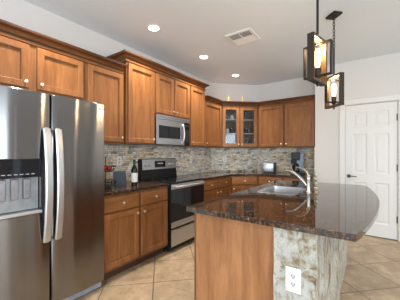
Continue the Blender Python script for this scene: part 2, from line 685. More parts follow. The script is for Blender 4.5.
sw, sh = DX1 - DX0 - 0.03, DH - 0.03
c0, c1, c2, c3 = 0.10, sw / 2 - 0.045, sw / 2 + 0.045, sw - 0.10
ps = []
for a, b_ in ((c0, c1), (c2, c3)):
    ps += [(a, b_, 0.20, 0.83), (a, b_, 0.97, 1.60), (a, b_, 1.72, 1.95)]
door = obj('door_1', raised_panels(sw, sh, 0.035, ps), M['door'], loc=(DX0 + 0.015, YD + 0.022, 0.012))
door['kind'] = 'structure'
bm = lathe([(0.0, -0.012), (0.028, -0.012), (0.030, -0.006), (0.030, 0.0)], 20, (0.045, -0.006, 0.92), 'y')
bm_lathe(bm, [(0.009, -0.05), (0.009, -0.01)], 12, (0.045, -0.006, 0.92), 'y')
bm_tube(bm, [(0.038, -0.052, 0.92), (0.07, -0.056, 0.922), (0.11, -0.056, 0.921), (0.155, -0.05, 0.915)], [0.010, 0.0095, 0.008, 0.007], 10)
h = obj('door_handle', bm, M['hinge'], door, smooth=True)
h['label'] = 'dark bronze lever handle'
for z in (0.25, 1.02, 1.78):
    bm = box(sw - 0.012, sw + 0.010, -0.016, -0.004, z, z + 0.10, bev=0.002)
    bm_lathe(bm, [(0.006, z - 0.005), (0.006, z + 0.105)], 10, (sw + 0.003, -0.016, 0))
    obj('hinge', bm, M['hinge'], door)


# ------------------------------------------------------------------ ledger stone on the walls
def splash(name, loc, rz, w_, h_, label, u0=0.0):
    return struct(name, box(u0, u0 + w_, -0.016, -0.001, 0.0, h_), M['ledger'], label=label, loc=loc, rz=rz)


splash('wall_tile_left', (0, 1.30, 0.912), PI / 2, 4.26 - 1.30, 0.505, 'stacked grey and tan stone tile on the left wall')
splash('wall_tile_corner', (0.002, 4.26, 0.912), PI / 4, 1.045, 0.505, 'stacked stone tile on the angled corner wall', u0=-0.002)
splash('wall_tile_back', (0.74, YB, 0.912), 0, XJ - 0.74, 0.505, 'stacked stone tile on the back wall')
struct('wall_tile_return', box(-0.42, -0.001, -0.013, -0.001, 0, 0.505), M['ledger'], loc=(XJ, YD, 0.912), rz=-PI / 2)
struct('trim_2', box(0.01, 1.02, -0.045, -0.017, 0, 0.042, bev=0.004), M['stone'], label='pale stone ledge under the tile of the angled corner', loc=(0.002, 4.26, 0.912), rz=PI / 4)


# ------------------------------------------------------------------ cabinets
def door_bm(w_, h_, s=0.058, t=0.020, hole=False):
    """framed door, front face at y = -t, back at y = 0"""
    bm = bmesh.new()

    def ring(ins, y):
        return [bm.verts.new(p) for p in ((ins, y, ins), (w_ - ins, y, ins), (w_ - ins, y, h_ - ins), (ins, y, h_ - ins))]
    prof = [(0, 0), (0, -t + 0.004), (0.004, -t), (s - 0.006, -t), (s - 0.003, -t + 0.003), (s + 0.001, -t + 0.0035), (s + 0.002, -t + 0.0165), (s + 0.004, -t + 0.017)]
    if hole:
        prof += [(s + 0.006, 0.0), (0, 0)]
    prev = None
    for ins, y in prof:
        r = ring(ins, y)
        if prev:
            for k in range(4):
                bm.faces.new((prev[k], prev[(k + 1) % 4], r[(k + 1) % 4], r[k]))
        prev = r
    if not hole:
        bm.faces.new(prev)
        bm.faces.new(ring(0, 0))
    bmesh.ops.remove_doubles(bm, verts=bm.verts, dist=1e-6)
    return bm


def slab_bm(w_, h_, t=0.020):
    bm = bmesh.new()

    def ring(ins, y):
        return [bm.verts.new(p) for p in ((ins, y, ins), (w_ - ins, y, ins), (w_ - ins, y, h_ - ins), (ins, y, h_ - ins))]
    prev = None
    for ins, y in ((0, 0), (0, -t + 0.007), (0.004, -t + 0.006), (0.012, -t), ):
        r = ring(ins, y)
        if prev:
            for k in range(4):
                bm.faces.new((prev[k], prev[(k + 1) % 4], r[(k + 1) % 4], r[k]))
        prev = r
    bm.faces.new(prev)
    bm.faces.new(ring(0, 0))
    bmesh.ops.remove_doubles(bm, verts=bm.verts, dist=1e-6)
    return bm


KNOB = None


def knob(parent, x, z, t=0.020):
    global KNOB
    if KNOB is None:
        bm = lathe([(0.006, 0.0), (0.005, -0.012), (0.010, -0.016), (0.0145, -0.021), (0.0145, -0.026), (0.010, -0.030), (0.0, -0.031)], 18, (0, 0, 0), 'y')
        o = obj('knob', bm, M['nickel'], parent, smooth=True)
        KNOB = o
    else:
        o = KNOB.copy()
        COL.objects.link(o)
        o.parent = parent
    o.location = (x, -t, z)


def cabinet(label, loc, rz, w_, d, h_, fronts, group, base=False, body=None, name=None):
    """fronts: list of (kind, x0, x1, z0, z1, knob) in local coords, front plane y=0; body behind at y>0"""
    t = thing(name or ('base_cabinet' if base else 'wall_cabinet'), label, 'cabinet', loc, rz, group)
    if body is not None:
        bm = body
    else:
        bm = bmesh.new()
        z0 = 0.10 if base else 0.0
        bm_box(bm, 0.0008, w_ - 0.0008, 0, d, z0, h_, 0.0015)
    obj('body', bm, M['wood_frame'], t)
    if base and body is None:
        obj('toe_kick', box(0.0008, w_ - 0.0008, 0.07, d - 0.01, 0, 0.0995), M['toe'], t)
    for kind, x0, x1, z0, z1, kb in fronts:
        if kind == 'door':
            o = obj('door', door_bm(x1 - x0, z1 - z0), M['wood'], t, loc=(x0, -0.001, z0))
        else:
            o = obj('drawer', slab_bm(x1 - x0, z1 - z0), M['wood_h'], t, loc=(x0, -0.001, z0))
        if kb:
            knob(o, kb[0] if kb[0] >= 0 else (x1 - x0) + kb[0], kb[1] if kb[1] >= 0 else (z1 - z0) + kb[1])
    return t


G_UP, G_BASE = 'wall cabinets', 'base cabinets'
XU, XT = 0.33, 0.375          # faces of the low and the tall wall cabinets on the left wall
ZB = 1.42
KI = 0.03
# over the fridge: one unit, two doors
cabinet('two-door wooden cabinet above the steel refrigerator', (XU, 0.385, 1.84), PI / 2, 0.930, XU - 0.002, 0.44,
        [('door', 0.02, 0.435, 0.03, 0.405, (-KI, 0.045)), ('door', 0.495, 0.915, 0.03, 0.405, (KI, 0.045))], G_UP)
# beside it, full height
cabinet('single-door wall cabinet between refrigerator and the taller cabinets', (XU, 1.3155, ZB), PI / 2, 0.493, XU - 0.002, 0.86,
        [('door', 0.035, 0.475, 0.015, 0.825, (-KI, 0.05))], G_UP)
cabinet('tall single-door wall cabinet left of the microwave', (XT, 1.81, ZB), PI / 2, 0.4645, XT - 0.002, 1.02,
        [('door', 0.02, 0.445, 0.015, 0.975, (-KI, 0.05))], G_UP)
cabinet('two-door wall cabinet directly above the microwave', (XT, 2.275, 1.845), PI / 2, 0.764, XT - 0.002, 0.595,
        [('door', 0.018, 0.374, 0.015, 0.55, (-KI, 0.05)), ('door', 0.390, 0.746, 0.015, 0.55, (KI, 0.05))], G_UP)
cabinet('tall single-door wall cabinet right of the microwave', (XT, 3.04, ZB), PI / 2, 0.43, XT - 0.002, 1.02,
        [('door', 0.02, 0.41, 0.015, 0.975, (KI, 0.05))], G_UP)
cabinet('narrow lower-topped wall cabinet next to the glass corner cabinet', (XU, 3.471, ZB), PI / 2, 0.648, XU - 0.002, 0.85,
        [('door', 0.06, 0.63, 0.015, 0.815, (KI, 0.05))], G_UP)
cabinet('wall cabinet on back wall next to the glass corner cabinet', (0.881, 4.67, ZB), 0, 0.527, 0.328, 0.85,
        [('door', 0.03, 0.512, 0.015, 0.815, (-KI, 0.05))], G_UP)
cabinet('wall cabinet on back wall above the coffee maker', (1.409, 4.67, ZB), 0, 0.555, 0.328, 0.85,
        [('door', 0.018, 0.535, 0.015, 0.815, (KI, 0.05))], G_UP)

# glass corner cabinet, hollow
gc = thing('glass_cabinet', 'angled corner cabinet with two glass doors', 'cabinet', (0.33, 4.12, ZB), PI / 4, G_UP)
Rm = Matrix.Rotation(-PI / 4, 3, 'Z')


def loc2(x, y):
    v = Rm @ Vector((x - 0.33, y - 4.12, 0))
    return (v.x, v.y)


outer = [loc2(*p) for p in ((0.3305, 4.1205), (0.8795, 4.6695), (0.8795, 4.982), (0.757, 4.982), (0.018, 4.243), (0.018, 4.1205))]
GW = 0.55 * math.sqrt(2)
bm = bmesh.new()
bm_prism(bm, outer, 0.0, 0.018)
bm_prism(bm, outer, 0.832, 0.85)


def inset_wall(p, q, th=0.014):
    p, q = Vector((p[0], p[1])), Vector((q[0], q[1]))
    d = (q - p).normalized()
    nrm = Vector((-d.y, d.x))
    return [tuple(p), tuple(q), tuple(q + nrm * th), tuple(p + nrm * th)]


for i in range(1, 6):
    bm_prism(bm, inset_wall(outer[i], outer[(i + 1) % 6]), 0.018, 0.832)
# face frame
for x0, x1 in ((0.0, 0.04), (GW / 2 - 0.025, GW / 2 + 0.025), (GW - 0.04, GW)):
    bm_box(bm, x0 + 0.001, x1 - 0.001, 0.0, 0.02, 0.0, 0.85)
for z0, z1 in ((0.0, 0.035), (0.81, 0.85)):
    bm_box(bm, 0.001, GW - 0.001, 0.0, 0.02, z0, z1)
obj('body', bm, M['wood_frame'], gc)
inner = [(0.03, 0.03), (GW - 0.03, 0.03), (GW - 0.04, 0.08), (GW / 2 + 0.42, 0.30), (GW / 2 - 0.42, 0.30), (0.04, 0.08)]
SHZ = (0.285, 0.565)
for z in SHZ:
    s = obj('shelf', prism(inner, z, z + 0.010), M['white'], gc)
    s['label'] = 'pale shelf board behind the glass'
for x0, x1, kx in ((0.022, GW / 2 - 0.008, -KI), (GW / 2 + 0.008, GW - 0.022, KI)):
    d = obj('door', door_bm(x1 - x0, 0.81, hole=True, s=0.066), M['wood'], gc, loc=(x0, -0.001, 0.015))
    pn = obj('glass_pane', box(0.070, x1 - x0 - 0.070, -0.010, -0.006, 0.070, 0.74), M['pane'], d)
    knob(d, kx if kx > 0 else x1 - x0 + kx, 0.05)


# bases
def base_pair(label, loc, rz, w_, two=True, knobs=True, name=None):
    hb = 0.874
    fr = []
    if two:
        m_ = w_ / 2
        cols = [(0.02, m_ - 0.018, -KI), (m_ + 0.018, w_ - 0.02, KI)]
    else:
        cols = [(0.02, w_ - 0.02, KI)]
    for x0, x1, kx in cols:
        fr.append(('drawer', x0, x1, 0.705, 0.850, ((x1 - x0) / 2, 0.075)))
        fr.append(('door', x0, x1, 0.135, 0.685, (kx, -0.05)))
    return cabinet(label, loc, rz, w_, 0.605, hb, fr, G_BASE, base=True)


XBF = 0.61
base_pair('base cabinet with two drawers and two doors between refrigerator and range', (XBF, 1.335, 0), PI / 2, 0.945)
base_pair('base cabinet with two drawers and two doors right of the range', (XBF, 3.052, 0), PI / 2, 0.944)
# diagonal corner base
fw = (1.003 - 0.635) * math.sqrt(2)
ctb = thing('base_cabinet', 'angled corner base cabinet with one wide drawer', 'cabinet', (XBF, 4.007, 0), PI / 4, G_BASE)
FX, FY = XBF, 4.007


def loc3(x, y):
    v = Rm @ Vector((x - FX, y - FY, 0))
    return (v.x, v.y)


fe = (0.993, 4.39)
polyb = [(XBF + 0.001, 4.008), (fe[0] - 0.001, fe[1] - 0.001), (0.993, 4.98), (0.76, 4.98), (0.02, 4.24), (0.02, 3.998), (XBF, 3.998)]
bm = bmesh.new()
bm_prism(bm, [loc3(*p) for p in polyb], 0.10, 0.874)
obj('body', bm, M['wood_frame'], ctb)
polyt = [(XBF - 0.07, 4.03), (0.97, 4.46), (0.97, 4.97), (0.76, 4.97), (0.03, 4.24), (0.03, 4.03)]
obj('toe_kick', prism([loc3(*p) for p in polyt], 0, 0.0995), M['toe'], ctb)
cw = (fe[0] - FX) * math.sqrt(2)
dr = obj('drawer', slab_bm(cw - 0.04, 0.145), M['wood_h'], ctb, loc=(0.02, -0.001, 0.705))
knob(dr, (cw - 0.04) / 2, 0.075)
dr = obj('door', door_bm(cw - 0.04, 0.55), M['wood'], ctb, loc=(0.02, -0.001, 0.135))
knob(dr, KI, 0.50)
base_pair('base cabinet on back wall nearest the angled corner', (0.994, 4.39, 0), 0, 0.476, two=False)
base_pair('base cabinet on back wall under the coffee maker', (1.471, 4.39, 0), 0, 0.497, two=False)


# crown mouldings
def sweep(path, prof, z0, dark=(2, 3, 7, 10)):
    bm = bmesh.new()
    P = [Vector(p) for p in path]
    n = len(P)
    rings = []
    for i, p in enumerate(P):
        def nr(a, b_):
            d = (b_ - a).normalized()
            return Vector((d.y, -d.x))
        if i == 0:
            m_ = nr(P[0], P[1])
        elif i == n - 1:
            m_ = nr(P[-2], P[-1])
        else:
            a, b_ = nr(P[i - 1], P[i]), nr(P[i], P[i + 1])
            m_ = (a + b_) / (1 + a.dot(b_))
        rings.append([bm.verts.new((p.x + m_.x * o, p.y + m_.y * o, z0 + z)) for o, z in prof])
    for a, b_ in zip(rings, rings[1:]):
        for k in range(len(prof)):
            f_ = bm.faces.new((a[k], a[(k + 1) % len(prof)], b_[(k + 1) % len(prof)], b_[k]))
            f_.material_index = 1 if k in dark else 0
    bm.faces.new(rings[0])
    bm.faces.new(rings[-1][::-1])
    return bm


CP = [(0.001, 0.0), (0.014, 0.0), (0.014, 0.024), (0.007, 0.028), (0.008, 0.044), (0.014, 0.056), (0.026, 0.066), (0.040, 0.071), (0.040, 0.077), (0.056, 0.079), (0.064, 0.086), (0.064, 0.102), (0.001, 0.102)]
struct('trim_3', sweep([(0.001, 0.384), (XU, 0.384), (XU, 1.807)], CP, 2.258), [M['crown'], M['crown_dark']], label='dark crown moulding over the refrigerator cabinets')
struct('trim_4', sweep([(0.001, 1.809), (XT, 1.809), (XT, 3.471), (0.001, 3.471)], CP, 2.412), [M['crown'], M['crown_dark']], label='dark crown moulding over the taller cabinets')
struct('trim_5', sweep([(XU, 3.537), (XU, 4.12), (0.88, 4.67), (XJ - 0.002, 4.67)], CP, 2.242), [M['crown'], M['crown_dark']], label='dark crown moulding over the corner and back cabinets')
# light rails under the wall cabinets
RP = [(-0.02, 0), (-0.002, 0), (-0.002, 0.022), (-0.02, 0.022)]


# ------------------------------------------------------------------ counters
def counter(name, poly, label, z0=0.876, z1=0.911, bev=0.004, loc=None, group=None):
    o = obj(name, prism(poly, z0, z1), M['granite'], bev=bev)
    return tag(o, label, 'countertop', group)


counter('granite_countertop', [(0.018, 1.335), (0.635, 1.335), (0.635, 2.279), (0.018, 2.279)], 'short dark granite countertop between refrigerator and range')
counter('granite_countertop', [(0.018, 3.052), (0.635, 3.052), (0.635, 3.997), (1.003, 4.365), (XJ - 0.001, 4.365), (XJ - 0.001, 4.982), (0.75, 4.982), (0.018, 4.25)],
        'long dark granite countertop wrapping the angled corner')

# ------------------------------------------------------------------ island
CXW = 2.76
IX0, IX1, IY0, IY1 = -1.05 + CXW, -0.460 + CXW, 1.40, 3.42
SX1 = -0.2275 + CXW
# top outline with bowed right side
top = [(-1.10 + CXW, 1.36), (-0.055 + CXW, 1.36)]
ya, yb_, bulge = 1.36, 3.55, 0.115
for i in range(1, 24):
    s_ = i / 24
    top.append((-0.055 + CXW + bulge * math.sin(PI * s_) ** 0.85, ya + (yb_ - ya) * s_))
top.append((-0.07 + CXW, 3.55))
top += [(-1.05 + CXW, 3.55), (-1.10 + CXW, 3.50)]
SKX0, SKX1, SKY0, SKY1 = -0.955 + CXW, -0.580 + CXW, 2.31, 2.84


def rrect(x0, x1, y0, y1, r, n=5):
    out = []
    for cx, cy, a0 in ((x1 - r, y0 + r, -PI / 2), (x1 - r, y1 - r, 0), (x0 + r, y1 - r, PI / 2), (x0 + r, y0 + r, PI)):
        for k in range(n + 1):
            a = a0 + (PI / 2) * k / n
            out.append((cx + r * math.cos(a), cy + r * math.sin(a)))
    return out


hole = rrect(SKX0, SKX1, SKY0, SKY1, 0.04)
bm = bmesh.new()
edges = []
for poly in (top, hole):
    vs = [bm.verts.new((x, y, 0.911)) for x, y in poly]
    for i in range(len(vs)):
        edges.append(bm.edges.new((vs[i], vs[(i + 1) % len(vs)])))
r = bmesh.ops.triangle_fill(bm, use_beauty=True, use_dissolve=False, edges=edges)
fs = [g for g in r['geom'] if isinstance(g, bmesh.types.BMFace)]
ex = bmesh.ops.extrude_face_region(bm, geom=fs)
bmesh.ops.translate(bm, vec=(0, 0, -0.036), verts=[g for g in ex['geom'] if isinstance(g, bmesh.types.BMVert)])
bmesh.ops.recalc_face_normals(bm, faces=bm.faces)
o = obj('island_countertop', bm, M['granite'])
bv = o.modifiers.new('edge', 'BEVEL')
bv.width = 0.0035
bv.segments = 2
bv.limit_method = 'ANGLE'
bv.angle_limit = math.radians(50)
tag(o, 'large polished dark brown granite island top with bowed bar side', 'countertop')

# island cabinet (hollow shell around the sink)
isl = thing('island_cabinet', 'wood-panelled island base with plain wooden end panel', 'cabinet', (IX0, IY0, 0), 0)
W_, L_ = IX1 - IX0, IY1 - IY0
bm = bmesh.new()
bm_box(bm, 0, W_ - 0.001, 0.02, 0.04, 0.0, 0.874)
bm_box(bm, 0, W_ - 0.001, L_ - 0.02, L_, 0.0, 0.874)
bm_box(bm, 0, 0.02, 0.04, L_ - 0.02, 0.10, 0.874)
bm_box(bm, W_ - 0.02, W_ - 0.001, 0.04, L_ - 0.02, 0.0, 0.874)
bm_box(bm, 0.02, W_ - 0.02, 0.04, L_ - 0.02, 0.10, 0.118)
obj('body', bm, M['wood_frame'], isl)
obj('end_panel', box(0.0, W_ - 0.001, 0.004, 0.0195, 0.0, 0.874, bev=0.001), M['panel'], isl)
o = obj('corner_strip', box(-0.004, 0.010, 0.0, 0.0039, 0.0, 0.874, bev=0.0015), M['wood_frame'], isl)
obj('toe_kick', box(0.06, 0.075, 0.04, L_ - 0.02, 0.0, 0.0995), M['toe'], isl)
n = 4
for k in range(n):
    y1_ = L_ - 0.05 - k * (L_ - 0.1) / n
    y0_ = y1_ - (L_ - 0.1) / n + 0.02
    wd = y1_ - y0_
    for kk, (bmf, z, nm, mt) in enumerate(((slab_bm(wd, 0.145), 0.705, 'drawer', M['wood_h']), (door_bm(wd, 0.55), 0.135, 'door', M['wood']))):
        o = obj(nm, bmf, mt, isl, loc=(-0.001, y1_, z), rz=-PI / 2)
        knob(o, wd / 2 if nm == 'drawer' else (KI if k % 2 else wd - KI), 0.075 if nm == 'drawer' else 0.50)


# stone clad bar wall
def stone_wall():
    bm = bmesh.new()
    x0, x1, y0, y1, z0, z1 = IX1 + 0.0005, SX1, 1.388, 3.36, 0.0, 0.873
    nx, ny, nz = 14, 90, 42
    from mathutils import noise as mn
    grid = {}

    def pt(i, j, k):
        x = x0 + (x1 - x0) * i / nx
        y = y0 + (y1 - y0) * j / ny
        z = z0 + (z1 - z0) * k / nz
        # blocks of stone stacked in courses, each set a little in or out
        row = int((z + 0.05 * mn.noise((x * 2, y * 2, 0))) / 0.21)
        blk = int(y / 0.31 + row * 0.5)
        rnd = random.Random(row * 57 + blk * 131).random()
        nz_ = mn.fractal((x * 9, y * 9, z * 9), 0.9, 2.1, 4) * 0.007
        if i == nx:
            x += (rnd - 0.5) * 0.012 + nz_
        if j == 0:
            y -= 0.004 + (random.Random(row * 17 + int(i > 8) * 5).random()) * 0.008 + nz_
        if j == ny:
            y += nz_
        return (x, y, z)

    def V(i, j, k):
        key = (i, j, k)
        if key not in grid:
            grid[key] = bm.verts.new(pt(i, j, k))
        return grid[key]
    for j in range(ny):
        for k in range(nz):
            for i in (0, nx):
                bm.faces.new((V(i, j, k), V(i, j + 1, k), V(i, j + 1, k + 1), V(i, j, k + 1)))
    for i in range(nx):
        for k in range(nz):
            for j in (0, ny):
                bm.faces.new((V(i, j, k), V(i + 1, j, k), V(i + 1, j, k + 1), V(i, j, k + 1)))
    for i in range(nx):
        for j in range(ny):
            for k in (0, nz):
                bm.faces.new((V(i, j, k), V(i + 1, j, k), V(i + 1, j + 1, k), V(i, j + 1, k)))
    return bm


struct('wall_island', stone_wall(), M['stone'], label='half wall of the island clad in pale rough stone', smooth=True)


# outlets
def outlet(loc, rz, label, w_=0.075, h_=0.12):
    t = thing('outlet', label, 'outlet', loc, rz, 'white wall outlets')
    obj('cover_plate', box(-w_ / 2, w_ / 2, -0.006, 0.0, -h_ / 2, h_ / 2, bev=0.002), M['white'], t)
    for dz in (-0.022, 0.022):
        s = obj('socket', lathe([(0.0, -0.0085), (0.014, -0.0085), (0.016, -0.006)], 18, (0, 0, dz), 'y', cap=False), M['socket'], t)
        bm = box(-0.0085, -0.0045, -0.0092, -0.008, dz - 0.002, dz + 0.008)
        bm_box(bm, 0.0045, 0.0085, -0.0092, -0.008, dz - 0.002, dz + 0.007)
        bm_box(bm, -0.003, 0.003, -0.0092, -0.008, dz - 0.012, dz - 0.0055)
        obj('slot', bm, M['slot'], s)
    return t


outlet((-0.347 + CXW, 1.374, 0.60), 0, 'large white outlet on the stone end of the island', 0.082, 0.135)
outlet((0.0165, 1.966, 1.20), PI / 2, 'white outlet on stone tile behind the wine bottle')
outlet((0.0165, 3.54, 1.185), PI / 2, 'white outlet on stone tile right of the range')
dv = 0.0165 / math.sqrt(2)
outlet((0.21 + dv, 4.47 - dv, 1.18), PI / 4, 'white outlet on the angled corner wall')

# sink
bm = bmesh.new()
rings = []
prof = [(-0.014, 0.9115), (-0.013, 0.914), (0.0, 0.914), (0.003, 0.912), (0.006, 0.88), (0.012, 0.74), (0.03, 0.725), (0.06, 0.722)]
for ins, z in prof:
    rings.append([bm.verts.new((x, y, z)) for x, y in rrect(SKX0 + ins, SKX1 - ins, SKY0 + ins, SKY1 - ins, max(0.012, 0.045 - ins * 0.4))])
nn = len(rings[0])
for a, b_ in zip(rings, rings[1:]):
    for k in range(nn):
        bm.faces.new((a[k], a[(k + 1) % nn], b_[(k + 1) % nn], b_[k]))
bm.faces.new(rings[-1])
snk = obj('kitchen_sink', bm, M['sink'], smooth=True)
tag(snk, 'rectangular stainless steel sink set into the island', 'sink')
obj('drain', lathe([(0.0, 0.7235), (0.03, 0.7235), (0.042, 0.7255), (0.044, 0.7225)], 20, ((SKX0 + SKX1) / 2, (SKY0 + SKY1) / 2, 0)), M['silverdark'], snk, smooth=True)

# faucet
FXp, FYp = -0.505 + CXW, 2.56
f = thing('kitchen_faucet', 'curved steel kitchen faucet with single lever beside the sink', 'faucet', (FXp, FYp, 0.911))
obj('column', lathe([(0.034, 0), (0.034, 0.006), (0.024, 0.012), (0.021, 0.03), (0.021, 0.12), (0.023, 0.135), (0.021, 0.165), (0.012, 0.175), (0, 0.177)], 24), M['chrome'], f, smooth=True)
pts = []
for i in range(15):
    s_ = i / 14
    pts.append((-0.215 * s_, 0.0, 0.055 + 0.155 * math.sin(s_ * PI * 0.52)))
obj('spout', tube(pts, [0.018 - 0.003 * (i / 14) for i in range(15)], 14), M['chrome'], f, smooth=True)
pts = [(0, 0, 0.168), (-0.012, 0, 0.20), (-0.035, 0, 0.225), (-0.07, 0.0, 0.242), (-0.115, 0.0, 0.248)]
obj('lever', tube(pts, [0.012, 0.011, 0.009, 0.008, 0.007], 12), M['brass'], f, smooth=True)

# beaded dispenser next to the faucet
f = thing('beaded_ornament', 'slim beaded brass and pale green ornament beside the faucet', 'ornament', (-0.452 + CXW, 2.66, 0.911))
prof = [(0.028, 0), (0.028, 0.008), (0.008, 0.014)]
obj('stand', lathe(prof + [(0.004, 0.02), (0.004, 0.205)], 16), M['brass'], f, smooth=True)
zz = 0.022
for k, (rr, mm) in enumerate(((0.020, 'jade'), (0.012, 'brass'), (0.018, 'jade'), (0.011, 'brass'), (0.017, 'jade'), (0.011, 'brass'), (0.013, 'jade'))):
    obj('bead', lathe([(0.0045, zz)] + [(0.0045 + (rr - 0.0045) * math.sin(PI * q / 6), zz + rr * (1 - math.cos(PI * q / 6)) * 0.75) for q in range(1, 6)] + [(0.0045, zz + rr * 1.5)], 16), M[mm], f, smooth=True)
    zz += rr * 1.5 + 0.001

# ------------------------------------------------------------------ refrigerator
FZ0, FZ1 = 0.085, 1.773
FRX = 0.684
fr = thing('refrigerator', 'side by side stainless steel refrigerator with water dispenser', 'refrigerator', (FRX, 0.416, 0), PI / 2)
# local: x along the wall 0..0.915, y back
FW = 0.915
obj('case', box(0.003, FW - 0.003, 0.075, 0.66, 0.02, 1.755, bev=0.006), simple('fridge_case', (0.12, 0.12, 0.125), 0.45, 0.3), fr)


def fridge_door(x0, x1, hole=None):
    bm = bmesh.new()
    wd = x1 - x0
    xs = [i / 48 * wd for i in range(49)]
    zs = [FZ0, FZ0 + 0.006, 0.5, 1.0, 1.4, FZ1 - 0.006, FZ1]
    if hole:
        xs = sorted(set(xs + [hole[0] - x0, hole[1] - x0]))
        zs = sorted(set(zs + [hole[2], hole[3]]))

    def fy(x):
        u = 2 * x / wd - 1
        e_ = 0.0
        edge = min(x, wd - x)
        if edge < 0.012:
            e_ = 0.010 * (1 - edge / 0.012) ** 2
        return -0.012 * (1 - u * u) + e_ - 0.0010 * math.sin(x * 2 * PI / 0.17 + 1.0)
    g = [[bm.verts.new((x, fy(x) + (0.006 if z in (FZ0, FZ1) else 0), z)) for z in zs] for x in xs]
    for i in range(len(xs) - 1):
        for j in range(len(zs) - 1):
            if hole and hole[0] - x0 - 1e-6 <= xs[i] and xs[i + 1] <= hole[1] - x0 + 1e-6 and hole[2] - 1e-6 <= zs[j] and zs[j + 1] <= hole[3] + 1e-6:
                continue
            bm.faces.new((g[i][j], g[i + 1][j], g[i + 1][j + 1], g[i][j + 1]))
    # sides and back
    bk = 0.07
    bnd = [e for e in bm.edges if e.is_boundary]
    outer_e = []
    for e_ in bnd:
        m_ = (e_.verts[0].co + e_.verts[1].co) / 2
        if m_.x < 1e-4 or m_.x > wd - 1e-4 or m_.z < FZ0 + 1e-4 or m_.z > FZ1 - 1e-4:
            outer_e.append(e_)
    ex = bmesh.ops.extrude_edge_only(bm, edges=outer_e)
    for v in ex['geom']:
        if isinstance(v, bmesh.types.BMVert):
            v.co.y = bk
    a = [bm.verts.new(p) for p in ((0, bk, FZ0), (wd, bk, FZ0), (wd, bk, FZ1), (0, bk, FZ1))]
    bm.faces.new(a)
    if hole:
        hx0, hx1, hz0, hz1 = hole[0] - x0, hole[1] - x0, hole[2], hole[3]
        b2 = 0.055
        P = lambda x, y, z: bm.verts.new((x, y, z))
        for (xa, za), (xb, zb) in (((hx0, hz0), (hx1, hz0)), ((hx1, hz0), (hx1, hz1)), ((hx1, hz1), (hx0, hz1)), ((hx0, hz1), (hx0, hz0))):
            bm.faces.new((P(xa, fy(xa), za), P(xb, fy(xb), zb), P(xb, b2, zb), P(xa, b2, za)))
        bm.faces.new((P(hx0, b2, hz0), P(hx1, b2, hz0), P(hx1, b2, hz1), P(hx0, b2, hz1)))
    bmesh.ops.remove_doubles(bm, verts=bm.verts, dist=1e-5)
    return bm


HO = (0.065, 0.365, 0.84, 1.262)
d1 = obj('freezer_door', fridge_door(0.002, 0.435, HO), M['fridge'], fr, loc=(0.002, 0, 0), smooth=True)
d2 = obj('fridge_door', fridge_door(0.442, 0.913), M['fridge'], fr, loc=(0.442, 0, 0), smooth=True)
hx0, hx1 = HO[0] - 0.0, HO[1] - 0.0
o = obj('dispenser_panel', box(hx0 + 0.002, hx1 - 0.004, -0.014, 0.05, 1.122, 1.258, bev=0.003), M['black_glass'], d1)
bm = bmesh.new()
for k in range(6):
    xk = hx0 + 0.05 + k * 0.036
    bm_box(bm, xk, xk + 0.022, -0.0152, -0.0138, 1.146, 1.150)
obj('panel_marks', bm, M['label'], o)
o = obj('dispenser_niche', box(hx0 + 0.004, hx1 - 0.006, 0.040, 0.052, 0.875, 1.120), simple('niche_grey', (0.34, 0.36, 0.37), 0.35, 0.6), d1)
bm = bmesh.new()
for k in range(3):
    bm_box(bm, hx0 + 0.04 + k * 0.075, hx0 + 0.085 + k * 0.075, 0.012, 0.038, 0.96, 1.115, 0.006)
obj('paddle', bm, simple('paddle_grey', (0.30, 0.30, 0.31), 0.35, 0.7), d1)
obj('drip_tray', box(hx0 - 0.003, hx1 + 0.003, -0.020, 0.05, 0.845, 0.870, bev=0.004), M['handle'], d1)


def bow_handle(parent, xc, nm='handle'):
    pts, n_ = [], 18
    z0, z1 = 0.612, 1.495
    for i in range(n_ + 1):
        s_ = i / n_
        yb = -0.024 - 0.046 * (math.sin(PI * s_) ** 0.8)
        pts.append((xc, yb, z0 + (z1 - z0) * s_))
    bm = bmesh.new()
    rings = []
    for i, (x, y, z) in enumerate(pts):
        hw, th = 0.027, 0.010
        rings.append([bm.verts.new(p) for p in ((x - hw, y + th, z), (x - hw, y - th * 0.3, z), (x - hw * 0.7, y - th, z), (x + hw * 0.7, y - th, z), (x + hw, y - th * 0.3, z), (x + hw, y + th, z))])
    for a, b_ in zip(rings, rings[1:]):
        for k in range(6):
            bm.faces.new((a[k], a[(k + 1) % 6], b_[(k + 1) % 6], b_[k]))
    bm.faces.new(rings[0])
    bm.faces.new(rings[-1])
    for z in (z0 + 0.005, z1 - 0.005):
        bm_box(bm, xc - 0.015, xc + 0.015, -0.022, 0.004, z - 0.014, z + 0.014, 0.003)
    obj(nm, bm, M['handle'], parent, smooth=True)


bow_handle(d1, 0.433 - 0.036)
bow_handle(d2, 0.040)
obj('badge', box(0.40, 0.452, -0.0075, -0.002, 1.715, 1.727), M['handle'], d2)
bm = box(0.01, FW - 0.01, 0.05, 0.10, 0.012, 0.078)
for k in range(14):
    bm_box(bm, 0.05 + k * 0.06, 0.09 + k * 0.06, 0.046, 0.052, 0.03, 0.036)
obj('kick_grille', bm, M['steel_blue'], fr)
for x in (0.06, FW - 0.06):
    obj('foot', lathe([(0.018, 0.0), (0.018, 0.012), (0.008, 0.014), (0.008, 0.025)], 12, (x, 0.13, 0)), M['black_plastic'], fr)
for x in (0.05, FW - 0.06):
    obj('hinge_cover', box(x - 0.03, x + 0.035, 0.02, 0.14, 1.7735, 1.786, bev=0.004), M['black_plastic'], fr)

